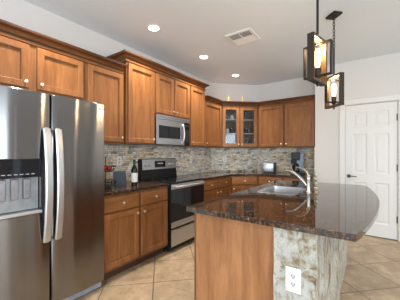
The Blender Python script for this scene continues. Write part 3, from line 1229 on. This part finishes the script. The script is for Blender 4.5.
# ------------------------------------------------------------------ range
RY0, RW = 2.283, 0.764
rg = thing('range', 'stainless and black freestanding electric range', 'range', (0.655, RY0, 0), PI / 2)
obj('body', box(0.001, RW - 0.001, 0.03, 0.635, 0.03, 0.905, bev=0.003), M['black'], rg)
obj('cooktop', box(0.0, RW, -0.005, 0.635, 0.9055, 0.920, bev=0.004), M['black_glass'], rg)
for x, y, r_ in ((0.19, 0.17, 0.10), (0.57, 0.17, 0.085), (0.19, 0.43, 0.075), (0.57, 0.43, 0.10)):
    obj('burner_ring', lathe([(r_, 0.9203), (r_ + 0.003, 0.9206), (r_ + 0.006, 0.9203)], 32, (x, y, 0), cap=False), M['silverdark'], rg)
# backguard
bm = prism([(0, 0), (0.075, 0), (0.055, 0.30), (0.022, 0.305), (0.0, 0.29)], 0, RW)
for v in bm.verts:  # section (depth, height) extruded across -> rotate to stand
    a, h_, x = v.co
    v.co = (x, 0.640 - a, 0.918 + h_)
bg = obj('backguard', bm, M['black'], rg)


def bgy(z):
    return 0.640 - 0.075 + 0.02 * (z - 0.918) / 0.30


bm = bmesh.new()
vs = [bm.verts.new(p) for p in ((0.03, bgy(1.06) - 0.006, 1.06), (RW - 0.004, bgy(1.06) - 0.006, 1.06), (RW - 0.004, bgy(1.212) - 0.006, 1.212), (0.03, bgy(1.212) - 0.006, 1.212),
                                (0.03, bgy(1.06) + 0.004, 1.06), (RW - 0.004, bgy(1.06) + 0.004, 1.06), (RW - 0.004, bgy(1.212) + 0.004, 1.212), (0.03, bgy(1.212) + 0.004, 1.212))]
for q in ((0, 1, 2, 3), (4, 5, 6, 7), (0, 1, 5, 4), (1, 2, 6, 5), (2, 3, 7, 6), (3, 0, 4, 7)):
    bm.faces.new([vs[k] for k in q])
cp = obj('control_panel', bm, M['steel'], rg)
obj('display', box(0.27, 0.50, bgy(1.135) - 0.011, bgy(1.135) - 0.002, 1.085, 1.185, bev=0.002), M['black_glass'], cp)
bm = bmesh.new()
for k in range(4):
    bm_box(bm, 0.33 + k * 0.03, 0.345 + k * 0.03, bgy(1.135) - 0.0125, bgy(1.135) - 0.011, 1.14, 1.155)
obj('display_marks', bm, M['white'], cp)
for x in (0.085, 0.165, 0.60, 0.68):
    bm = lathe([(0.026, 0.0), (0.026, -0.004), (0.020, -0.006), (0.019, -0.026), (0.0, -0.028)], 20, (x, bgy(1.13) - 0.005, 1.13), 'y')
    obj('knob', bm, M['handle'], cp, smooth=True)
# oven door
od = obj('oven_door', box(0.012, RW - 0.006, 0.0, 0.029, 0.318, 0.895, bev=0.004), M['black'], rg)
for za, zb in ((0.320, 0.3975), (0.8255, 0.893)):
    o = obj('door_band', box(0.0145, RW - 0.0085, -0.003, 0.0, za, zb, bev=0.001), M['steel'], od)
    o['label'] = 'stainless band'
obj('oven_window', box(0.0125, RW - 0.0065, -0.004, 0.0, 0.398, 0.825, bev=0.0015), M['black_glass'], od)
bm = tube([(0.05, -0.045, 0.86), (RW - 0.05, -0.045, 0.86)], 0.012, 12)
for x in (0.075, RW - 0.075):
    bm_box(bm, x - 0.010, x + 0.010, -0.042, -0.0025, 0.851, 0.869, 0.002)
obj('oven_handle', bm, M['handle'], od, smooth=True)
dw = obj('storage_drawer', box(0.012, RW - 0.006, 0.0, 0.029, 0.075, 0.300, bev=0.004), M['black'], rg)
obj('drawer_front', box(0.0145, RW - 0.0085, -0.003, 0.0, 0.078, 0.298, bev=0.001), M['steel'], dw)
obj('drawer_lip', box(0.10, RW - 0.10, -0.010, -0.0032, 0.285, 0.296, bev=0.002), M['silverdark'], dw)
for x in (0.05, RW - 0.05):
    for y in (0.08, 0.58):
        obj('foot', lathe([(0.016, 0), (0.016, 0.031)], 10, (x, y, 0)), M['black_plastic'], rg)

# ------------------------------------------------------------------ microwave
mw = thing('microwave', 'stainless over-the-range microwave with black window', 'microwave', (0.379, 2.2785, 1.425), PI / 2)
MW = 0.735
obj('body', box(0.0, MW, 0.0, 0.362, 0.0, 0.416, bev=0.004), M['black'], mw)
md = obj('door', box(0.002, 0.600, -0.022, -0.0005, 0.004, 0.352, bev=0.003), M['steel'], mw)
obj('window', box(0.050, 0.495, -0.026, -0.0215, 0.092, 0.268, bev=0.001), M['black_glass'], md)
pts = [(0.552, -0.022 - 0.040 * math.sin(PI * i / 12) ** 0.6, 0.03 + 0.29 * i / 12) for i in range(13)]
obj('handle', tube(pts, 0.012, 10), M['handle'], md, smooth=True)
o = obj('control_panel', box(0.603, MW - 0.002, -0.020, -0.0005, 0.004, 0.352, bev=0.002), M['black_glass'], mw)
obj('keypad', box(0.622, 0.715, -0.0212, -0.0198, 0.05, 0.245, bev=0.0005), M['black_plastic'], o)
obj('clock_display', box(0.622, 0.715, -0.0212, -0.0198, 0.29, 0.32), M['tablet'], o)
o = obj('vent_panel', box(0.002, MW - 0.002, -0.020, -0.0005, 0.356, 0.415, bev=0.002), M['steel'], mw)
bm = bmesh.new()
for k in range(22):
    bm_box(bm, 0.06 + k * 0.029, 0.078 + k * 0.029, -0.0208, -0.0195, 0.385, 0.389)
obj('vent_slots', bm, M['slot'], o)

# ------------------------------------------------------------------ ceiling fittings
first = None
for k, y in enumerate((1.99, 3.04, 4.11)):
    lab = ['recessed ceiling light nearest the camera, largest in view', 'middle recessed ceiling light of the row', 'farthest recessed ceiling light, near the back corner'][k]
    x = 0.655
    if first is None:
        t = thing('recessed_light', lab, 'ceiling light', (x, y, CH), 0, 'recessed ceiling lights')
        obj('trim_ring', lathe([(0.060, -0.001), (0.064, -0.006), (0.082, -0.005), (0.086, 0.0)], 32, cap=False), M['white'], t, smooth=True)
        obj('lens', lathe([(0.0, -0.004), (0.061, -0.004)], 32, cap=False), M['lamp'], t)
        first = t
    else:
        dup(first, (x, y, CH), label=lab)
    l = bpy.data.lights.new('downlight', 'SPOT')
    l.energy = 130
    l.color = (1.0, 0.92, 0.83)
    l.spot_size = math.radians(125)
    l.spot_blend = 1.0
    l.shadow_soft_size = 0.06
    lo = bpy.data.objects.new('downlight', l)
    lo.location = (x, y, CH - 0.02)
    COL.objects.link(lo)
# more downlights of the same room, behind and beside the camera
for x, y, wh in ((0.655, 0.9, 'over the freezer side of the refrigerator'), (2.3, -0.6, 'behind the viewpoint, nearer the refrigerator wall'), (4.2, -0.6, 'behind the viewpoint, nearer the side window'), (4.2, 1.9, 'beside the bowed island end'), (4.2, 3.6, 'in front of the pantry wall')):
    lo = bpy.data.objects.new('downlight', l)
    lo.location = (x, y, CH - 0.02)
    COL.objects.link(lo)
    dup(first, (x, y, CH), label='recessed ceiling light ' + wh, group='recessed ceiling lights outside the view')

v0, v1, u0, u1 = 1.25, 1.595, 2.65, 2.99
vt = thing('ceiling_vent', 'square white louvred air vent in the ceiling', 'vent', (v0, u0, CH))
W_ = v1 - v0
bm = bmesh.new()
for a in ((0, W_, 0, 0.032), (0, W_, W_ - 0.032, W_), (0, 0.032, 0.032, W_ - 0.032), (W_ - 0.032, W_, 0.032, W_ - 0.032), (0.032, W_ - 0.032, W_ / 2 - 0.006, W_ / 2 + 0.006), (W_ / 2 - 0.006, W_ / 2 + 0.006, 0.032, W_ - 0.032)):
    bm_box(bm, a[0], a[1], a[2], a[3], -0.010, -0.0005)
obj('frame', bm, M['white'], vt)
obj('duct_opening', box(0.03, W_ - 0.03, 0.03, W_ - 0.03, -0.002, -0.0004), M['slot'], vt)
hw = (W_ - 0.064 - 0.012) / 2
for qx in (0, 1):
    for qy in (0, 1):
        ox, oy = 0.032 + qx * (hw + 0.012), 0.032 + qy * (hw + 0.012)
        bm = bmesh.new()
        for k in range(7):
            a = 0.004 + k * hw / 7
            s_ = -1 if qy == 0 else 1
            y = oy + a + 0.007
            th = 0.0115
            v = [bm.verts.new(p) for p in ((ox, y - th * s_, -0.003), (ox + hw, y - th * s_, -0.003), (ox + hw, y + th * s_, -0.012), (ox, y + th * s_, -0.012),
                                           (ox, y - th * s_, -0.0015), (ox + hw, y - th * s_, -0.0015), (ox + hw, y + th * s_, -0.0105), (ox, y + th * s_, -0.0105))]
            for q in ((0, 1, 2, 3), (4, 5, 6, 7), (0, 1, 5, 4), (1, 2, 6, 5), (2, 3, 7, 6), (3, 0, 4, 7)):
                bm.faces.new([v[i] for i in q])
        obj('louvre_set', bm, M['white'], vt)


# ------------------------------------------------------------------ pendants
def rect_loop(bm, w_, h_, band, th, z0):
    """rectangular frame in local xz plane, band deep along y"""
    x = w_ / 2
    bm_box(bm, -x, -x + th, -band / 2, band / 2, z0, z0 + h_, 0.0015)
    bm_box(bm, x - th, x, -band / 2, band / 2, z0, z0 + h_, 0.0015)
    bm_box(bm, -x + th, x - th, -band / 2, band / 2, z0, z0 + th, 0.0015)
    bm_box(bm, -x + th, x - th, -band / 2, band / 2, z0 + h_ - th, z0 + h_, 0.0015)


def pendant(loc, rz, label):
    t = thing('pendant_light', label, 'pendant light', loc, rz, 'pendant lights over the island')
    # local z=0 at frame bottom
    bm = bmesh.new()
    rect_loop(bm, 0.235, 0.335, 0.046, 0.020, 0.0)
    obj('wood_frame', bm, M['glow_wood'], t)
    bm = bmesh.new()
    rect_loop(bm, 0.235 + 0.004, 0.335 + 0.003, 0.048, 0.003, -0.0015)
    obj('metal_edge', bm, M['bronze'], t)
    bm = bmesh.new()
    tx, ty, tz = 0.030, 0.19, 0.245
    zz = 0.045
    for s_ in (-1, 1):
        bm_box(bm, -0.016, 0.016, s_ * ty / 2 - 0.005, s_ * ty / 2 + 0.005, zz, zz + tz, 0.001)
    bm_box(bm, -0.016, 0.016, -ty / 2, ty / 2, zz, zz + 0.010, 0.001)
    bm_box(bm, -0.016, 0.016, -ty / 2, ty / 2, zz + tz - 0.010, zz + tz, 0.001)
    obj('inner_frame', bm, M['black_metal'], t)
    obj('socket', lathe([(0.0, 0.012), (0.010, 0.016), (0.014, 0.03), (0.030, 0.045), (0.034, 0.056), (0.022, 0.062), (0.024, 0.105), (0.020, 0.110), (0.0, 0.11)], 20), M['bronze'], t, smooth=True)
    obj('finial', lathe([(0.0, -0.028), (0.008, -0.022), (0.010, -0.012), (0.006, -0.0025)], 12), M['black_metal'], t, smooth=True)
    b = obj('bulb', lathe([(0.016, 0.110), (0.018, 0.13), (0.030, 0.165), (0.033, 0.195), (0.030, 0.225), (0.018, 0.250), (0.0, 0.256)], 20), M['bulb_glass'], t, smooth=True)
    obj('filament', lathe([(0.012, 0.115), (0.016, 0.135), (0.025, 0.17), (0.027, 0.195), (0.025, 0.220), (0.014, 0.240), (0.0, 0.244)], 14), M['filament'], b, smooth=True)
    obj('rod', tube([(0, 0, 0.337), (0, 0, 0.64)], 0.0085, 10), M['black_metal'], t)
    bm = bmesh.new()
    z, k = 0.635, 0
    top_ = CH - loc[2] - 0.022
    n_ = int((top_ - z) / 0.032)
    step = (top_ - z) / n_
    for k in range(n_):
        zc = z + (k + 0.5) * step
        loop = [((0.011 * math.cos(a)), 0, zc + step * 0.62 * math.sin(a)) for a in [2 * PI * q / 10 for q in range(10)]]
        if k % 2:
            loop = [(0, p[0], p[2]) for p in loop]
        bm_tube(bm, loop, 0.0036, 6, closed=True)
    obj('chain', bm, M['black_metal'], t)
    zc = CH - loc[2]
    bm = box(-0.065, 0.065, -0.05, 0.05, zc - 0.022, zc, bev=0.003)
    bm_lathe(bm, [(0.008, zc - 0.035), (0.008, zc - 0.02)], 10)
    obj('ceiling_plate', bm, M['black_metal'], t)
    pl = bpy.data.lights.new('pendant_glow', 'POINT')
    pl.energy = 20
    pl.color = (1.0, 0.70, 0.38)
    pl.shadow_soft_size = 0.035
    po = bpy.data.objects.new('pendant_glow', pl)
    po.location = (loc[0], loc[1], loc[2] + 0.29)
    COL.objects.link(po)
    return t


pendant((-0.32 + CXW, 1.95, 1.825), math.radians(77), 'nearer pendant light, larger in view, hanging from a rod')
pendant((-0.32 + CXW, 2.93, 1.803), math.radians(-45), 'farther pendant light hanging by chain from a dark ceiling plate')

# ------------------------------------------------------------------ things on the counters
ZC = 0.9115
# wine bottle
wb = thing('wine_bottle', 'dark green wine bottle with white label beside the range', 'bottle', (0.43, 1.885, ZC))
obj('glass_body', lathe([(0.0, 0.004), (0.030, 0), (0.037, 0.004), (0.0375, 0.19), (0.034, 0.212), (0.018, 0.235), (0.0145, 0.25), (0.0145, 0.30), (0.016, 0.302), (0.016, 0.312), (0.0, 0.313)], 28), M['bottle'], wb, smooth=True)
obj('paper_label', lathe([(0.0379, 0.045), (0.0379, 0.155)], 28, cap=False), M['label'], wb, smooth=True)
obj('foil', lathe([(0.0150, 0.245), (0.0152, 0.30), (0.0166, 0.302), (0.0166, 0.3135), (0.0, 0.3145)], 20, cap=False), M['foil'], wb, smooth=True)

# leaning dark tablet on a stand
tb = thing('tablet', 'dark tablet leaning back on a stand left of the wine bottle', 'tablet', (0.415, 1.70, ZC), math.radians(62))
bm = box(-0.072, 0.072, -0.006, 0.006, 0.006, 0.20, bev=0.004)
R_ = Matrix.Rotation(math.radians(-27), 4, 'X')
bmesh.ops.transform(bm, matrix=R_, verts=bm.verts)
obj('case', bm, M['black_plastic'], tb)
bm = box(-0.062, 0.062, -0.0072, -0.0058, 0.018, 0.188)
bmesh.ops.transform(bm, matrix=R_, verts=bm.verts)
obj('screen', bm, M['tablet'], tb)
bm = tube([(0, 0.068, 0.125), (0, 0.135, 0.004)], 0.005, 8)
bm_box(bm, -0.06, 0.06, -0.025, -0.002, 0.0, 0.008, 0.002)
bm_box(bm, -0.012, 0.012, -0.01, 0.14, 0.0, 0.006, 0.001)
obj('stand', bm, M['black_metal'], tb)

# wire stand with red fruit
BX, BY = 0.39, 1.525
ws = thing('wire_basket', 'two-tier black wire basket partly hidden by the refrigerator', 'basket', (BX, BY, ZC))


def circ(r_, z, n_=28):
    return [(r_ * math.cos(2 * PI * k / n_), r_ * math.sin(2 * PI * k / n_), z) for k in range(n_)]


bm = tube(circ(0.07, 0.004), 0.0035, 6, closed=True)
bm_tube(bm, [(0, 0, 0.004), (0, 0, 0.35)], 0.006, 8)
bm_tube(bm, [(-0.07, 0, 0.004), (0.07, 0, 0.004)], 0.003, 6)
bm_tube(bm, [(0, -0.07, 0.004), (0, 0.07, 0.004)], 0.003, 6)
bm_tube(bm, [(0, 0.022 * math.cos(2 * PI * k / 14), 0.37 + 0.022 * math.sin(2 * PI * k / 14)) for k in range(14)], 0.003, 6, closed=True)
obj('stand', bm, M['black_metal'], ws)
for z, R0 in ((0.025, 0.115), (0.19, 0.108)):
    bm = tube(circ(R0, z + 0.06), 0.0055, 6, closed=True)
    bm_tube(bm, circ(R0 * 0.9, z + 0.03), 0.002, 6, closed=True)
    bm_tube(bm, circ(R0 * 0.6, z), 0.003, 6, closed=True)
    for k in range(16):
        a = 2 * PI * k / 16
        bm_tube(bm, [(R0 * q * math.cos(a), R0 * q * math.sin(a), z + dz) for q, dz in ((0.02, 0), (0.6, 0), (0.85, 0.018), (1.0, 0.06))], 0.0028, 5)
    obj('basket_tier', bm, M['black_metal'], ws)
ap = None
for k, a in enumerate((0.4, 1.97, 3.54, 5.11)):
    loc = (BX + 0.046 * math.cos(a), BY + 0.046 * math.sin(a), ZC + 0.1985)
    if ap is None:
        ap = thing('red_apple', 'red apple in the upper tier of the wire basket', 'fruit', loc, 0, 'red apples in the wire basket')
        obj('flesh', lathe([(0.0, 0.008), (0.012, 0.001), (0.024, 0.007), (0.031, 0.025), (0.031, 0.040), (0.022, 0.054), (0.010, 0.055), (0.0, 0.048)], 18), M['red'], ap, smooth=True)
        obj('stem', tube([(0, 0, 0.048), (0.002, 0, 0.062)], 0.0012, 6), M['toe'], ap)
    else:
        dup(ap, loc, rz=a)

# toaster
ts = thing('toaster', 'steel toaster on the back countertop', 'toaster', (-1.665 + CXW, 4.76, ZC), math.radians(12))
obj('body', box(-0.150, 0.085, -0.085, 0.085, 0.012, 0.205, bev=0.018), M['steel'], ts, smooth=True)
o = obj('end_cap', box(0.086, 0.122, -0.086, 0.086, 0.010, 0.206, bev=0.010), M['black_plastic'], ts, smooth=True)
obj('lever', box(0.122, 0.145, -0.018, 0.018, 0.11, 0.125, bev=0.003), M['black_plastic'], ts)
bm = bmesh.new()
for y in (-0.035, 0.02):
    bm_box(bm, -0.10, 0.06, y, y + 0.018, 0.2045, 0.2065)
obj('bread_slots', bm, M['slot'], ts)
bm = bmesh.new()
for k in range(5):
    bm_box(bm, -0.10 + k * 0.034, -0.088 + k * 0.034, -0.0865, -0.0845, 0.04, 0.16, 0.0)
obj('side_grooves', bm, M['silverdark'], ts)
obj('base', box(-0.115, 0.10, -0.065, 0.065, 0.0, 0.0125), M['black_plastic'], ts)

# coffee maker
cm = thing('coffee_maker', 'black drip coffee maker with glass carafe on back countertop', 'coffee maker', (-1.12 + CXW, 4.74, ZC), math.radians(18))
obj('base', box(-0.11, 0.12, -0.13, 0.13, 0.0, 0.04, bev=0.008), M['black_plastic'], cm)
obj('water_tank', box(-0.02, 0.12, 0.02, 0.13, 0.041, 0.40, bev=0.01), simple('tank_grey', (0.14, 0.17, 0.22), 0.2, 0.2), cm)
obj('brew_head', box(-0.11, 0.035, -0.12, 0.13, 0.265, 0.41, bev=0.014), M['black_plastic'], cm)
obj('rear_column', box(-0.11, -0.022, 0.04, 0.13, 0.041, 0.264, bev=0.004), M['black_plastic'], cm)
cf = obj('carafe', lathe([(0.05, 0.042), (0.066, 0.06), (0.068, 0.12), (0.05, 0.185), (0.045, 0.205), (0.0, 0.206)], 24, (-0.035, -0.055, 0)), M['black_glass'], cm, smooth=True)
obj('carafe_handle', tube([(-0.085, -0.09, 0.19), (-0.115, -0.115, 0.18), (-0.12, -0.12, 0.12), (-0.095, -0.10, 0.08)], 0.008, 8), M['handle'], cf, smooth=True)

# ------------------------------------------------------------------ contents of the glass cabinet
Rg = Matrix.Rotation(PI / 4, 3, 'Z')


def gpos(x, y, z):
    v = Rg @ Vector((x, y, 0))
    return (0.33 + v.x, 4.12 + v.y, ZB + z)


vs_ = obj('ceramic_decanter', lathe([(0.030, 0), (0.040, 0.01), (0.043, 0.07), (0.036, 0.12), (0.016, 0.15), (0.012, 0.18), (0.018, 0.20), (0.0, 0.215)], 24), M['ceramic'], loc=gpos(0.115, 0.13, 0.0185), smooth=True)
tag(vs_, 'white ceramic decanter on bottom of the glass cabinet', 'vase')
G = 'glasses in the corner cabinet'
proto = {}
kinds = {
    'goblet': [(0.030, 0.0), (0.030, 0.003), (0.004, 0.008), (0.004, 0.07), (0.012, 0.08), (0.032, 0.10), (0.036, 0.13), (0.030, 0.17)],
    'tumbler': [(0.030, 0.0), (0.031, 0.002), (0.036, 0.11), (0.0345, 0.11), (0.029, 0.005)],
    'mug': [(0.036, 0.0), (0.038, 0.004), (0.038, 0.09), (0.035, 0.09), (0.034, 0.006), (0.0, 0.006)],
}
plan = [('goblet', 0.53, 0.12, 0.0185, 'bottom'), ('goblet', 0.60, 0.11, 0.0185, 'bottom'), ('goblet', 0.24, 0.12, 0.0185, 'bottom'), ('tumbler', 0.49, 0.14, 0.2955, 'middle'), ('tumbler', 0.57, 0.12, 0.2955, 'middle'),
        ('tumbler', 0.64, 0.14, 0.2955, 'middle'), ('mug', 0.16, 0.12, 0.2955, 'middle'), ('tumbler', 0.26, 0.13, 0.2955, 'middle'), ('mug', 0.26, 0.12, 0.5755, 'top'), ('tumbler', 0.15, 0.13, 0.5755, 'top'),
        ('goblet', 0.51, 0.12, 0.5755, 'top'), ('goblet', 0.60, 0.12, 0.5755, 'top')]
for kd, x, y, z, lv in plan:
    side = 'left' if x < 0.39 else 'right'
    nm = {'goblet': 'stemmed glass', 'tumbler': 'clear tumbler', 'mug': 'pale mug'}[kd]
    place = {'bottom': 'on the cabinet floor', 'middle': 'on the lower shelf', 'top': 'on the upper shelf'}[lv]
    lab = '%s %s behind the %s glass door' % (nm, place, side)
    if kd not in proto:
        o = obj({'goblet': 'stemmed_glass', 'tumbler': 'tumbler', 'mug': 'mug'}[kd], lathe(kinds[kd], 20, cap=False), M['ceramic'] if kd == 'mug' else M['glassware'], smooth=True)
        proto[kd] = o
    else:
        o = proto[kd].copy()
        COL.objects.link(o)
    o.location = gpos(x, y, z)
    tag(o, lab, 'mug' if kd == 'mug' else 'glass', '%ss %s %s' % (nm, place, side))

# two small candles on top of the glass cabinet
cd = None
for x, lab in ((0.16, 'small amber candlestick on top of glass cabinet, left one'), (0.46, 'small amber candlestick on top of glass cabinet, right one')):
    p = gpos(x, 0.03, 0.851)
    if cd is None:
        cd = thing('candlestick', lab, 'candlestick', p, 0, 'candlesticks on the glass cabinet')
        obj('holder', lathe([(0.022, 0), (0.022, 0.006), (0.006, 0.012), (0.006, 0.07), (0.013, 0.075), (0.013, 0.085), (0, 0.085)], 16), M['brass'], cd, smooth=True)
        obj('candle', lathe([(0.010, 0.085), (0.010, 0.19), (0.0, 0.192)], 14), M['amber'], cd, smooth=True)
    else:
        dup(cd, p, label=lab)
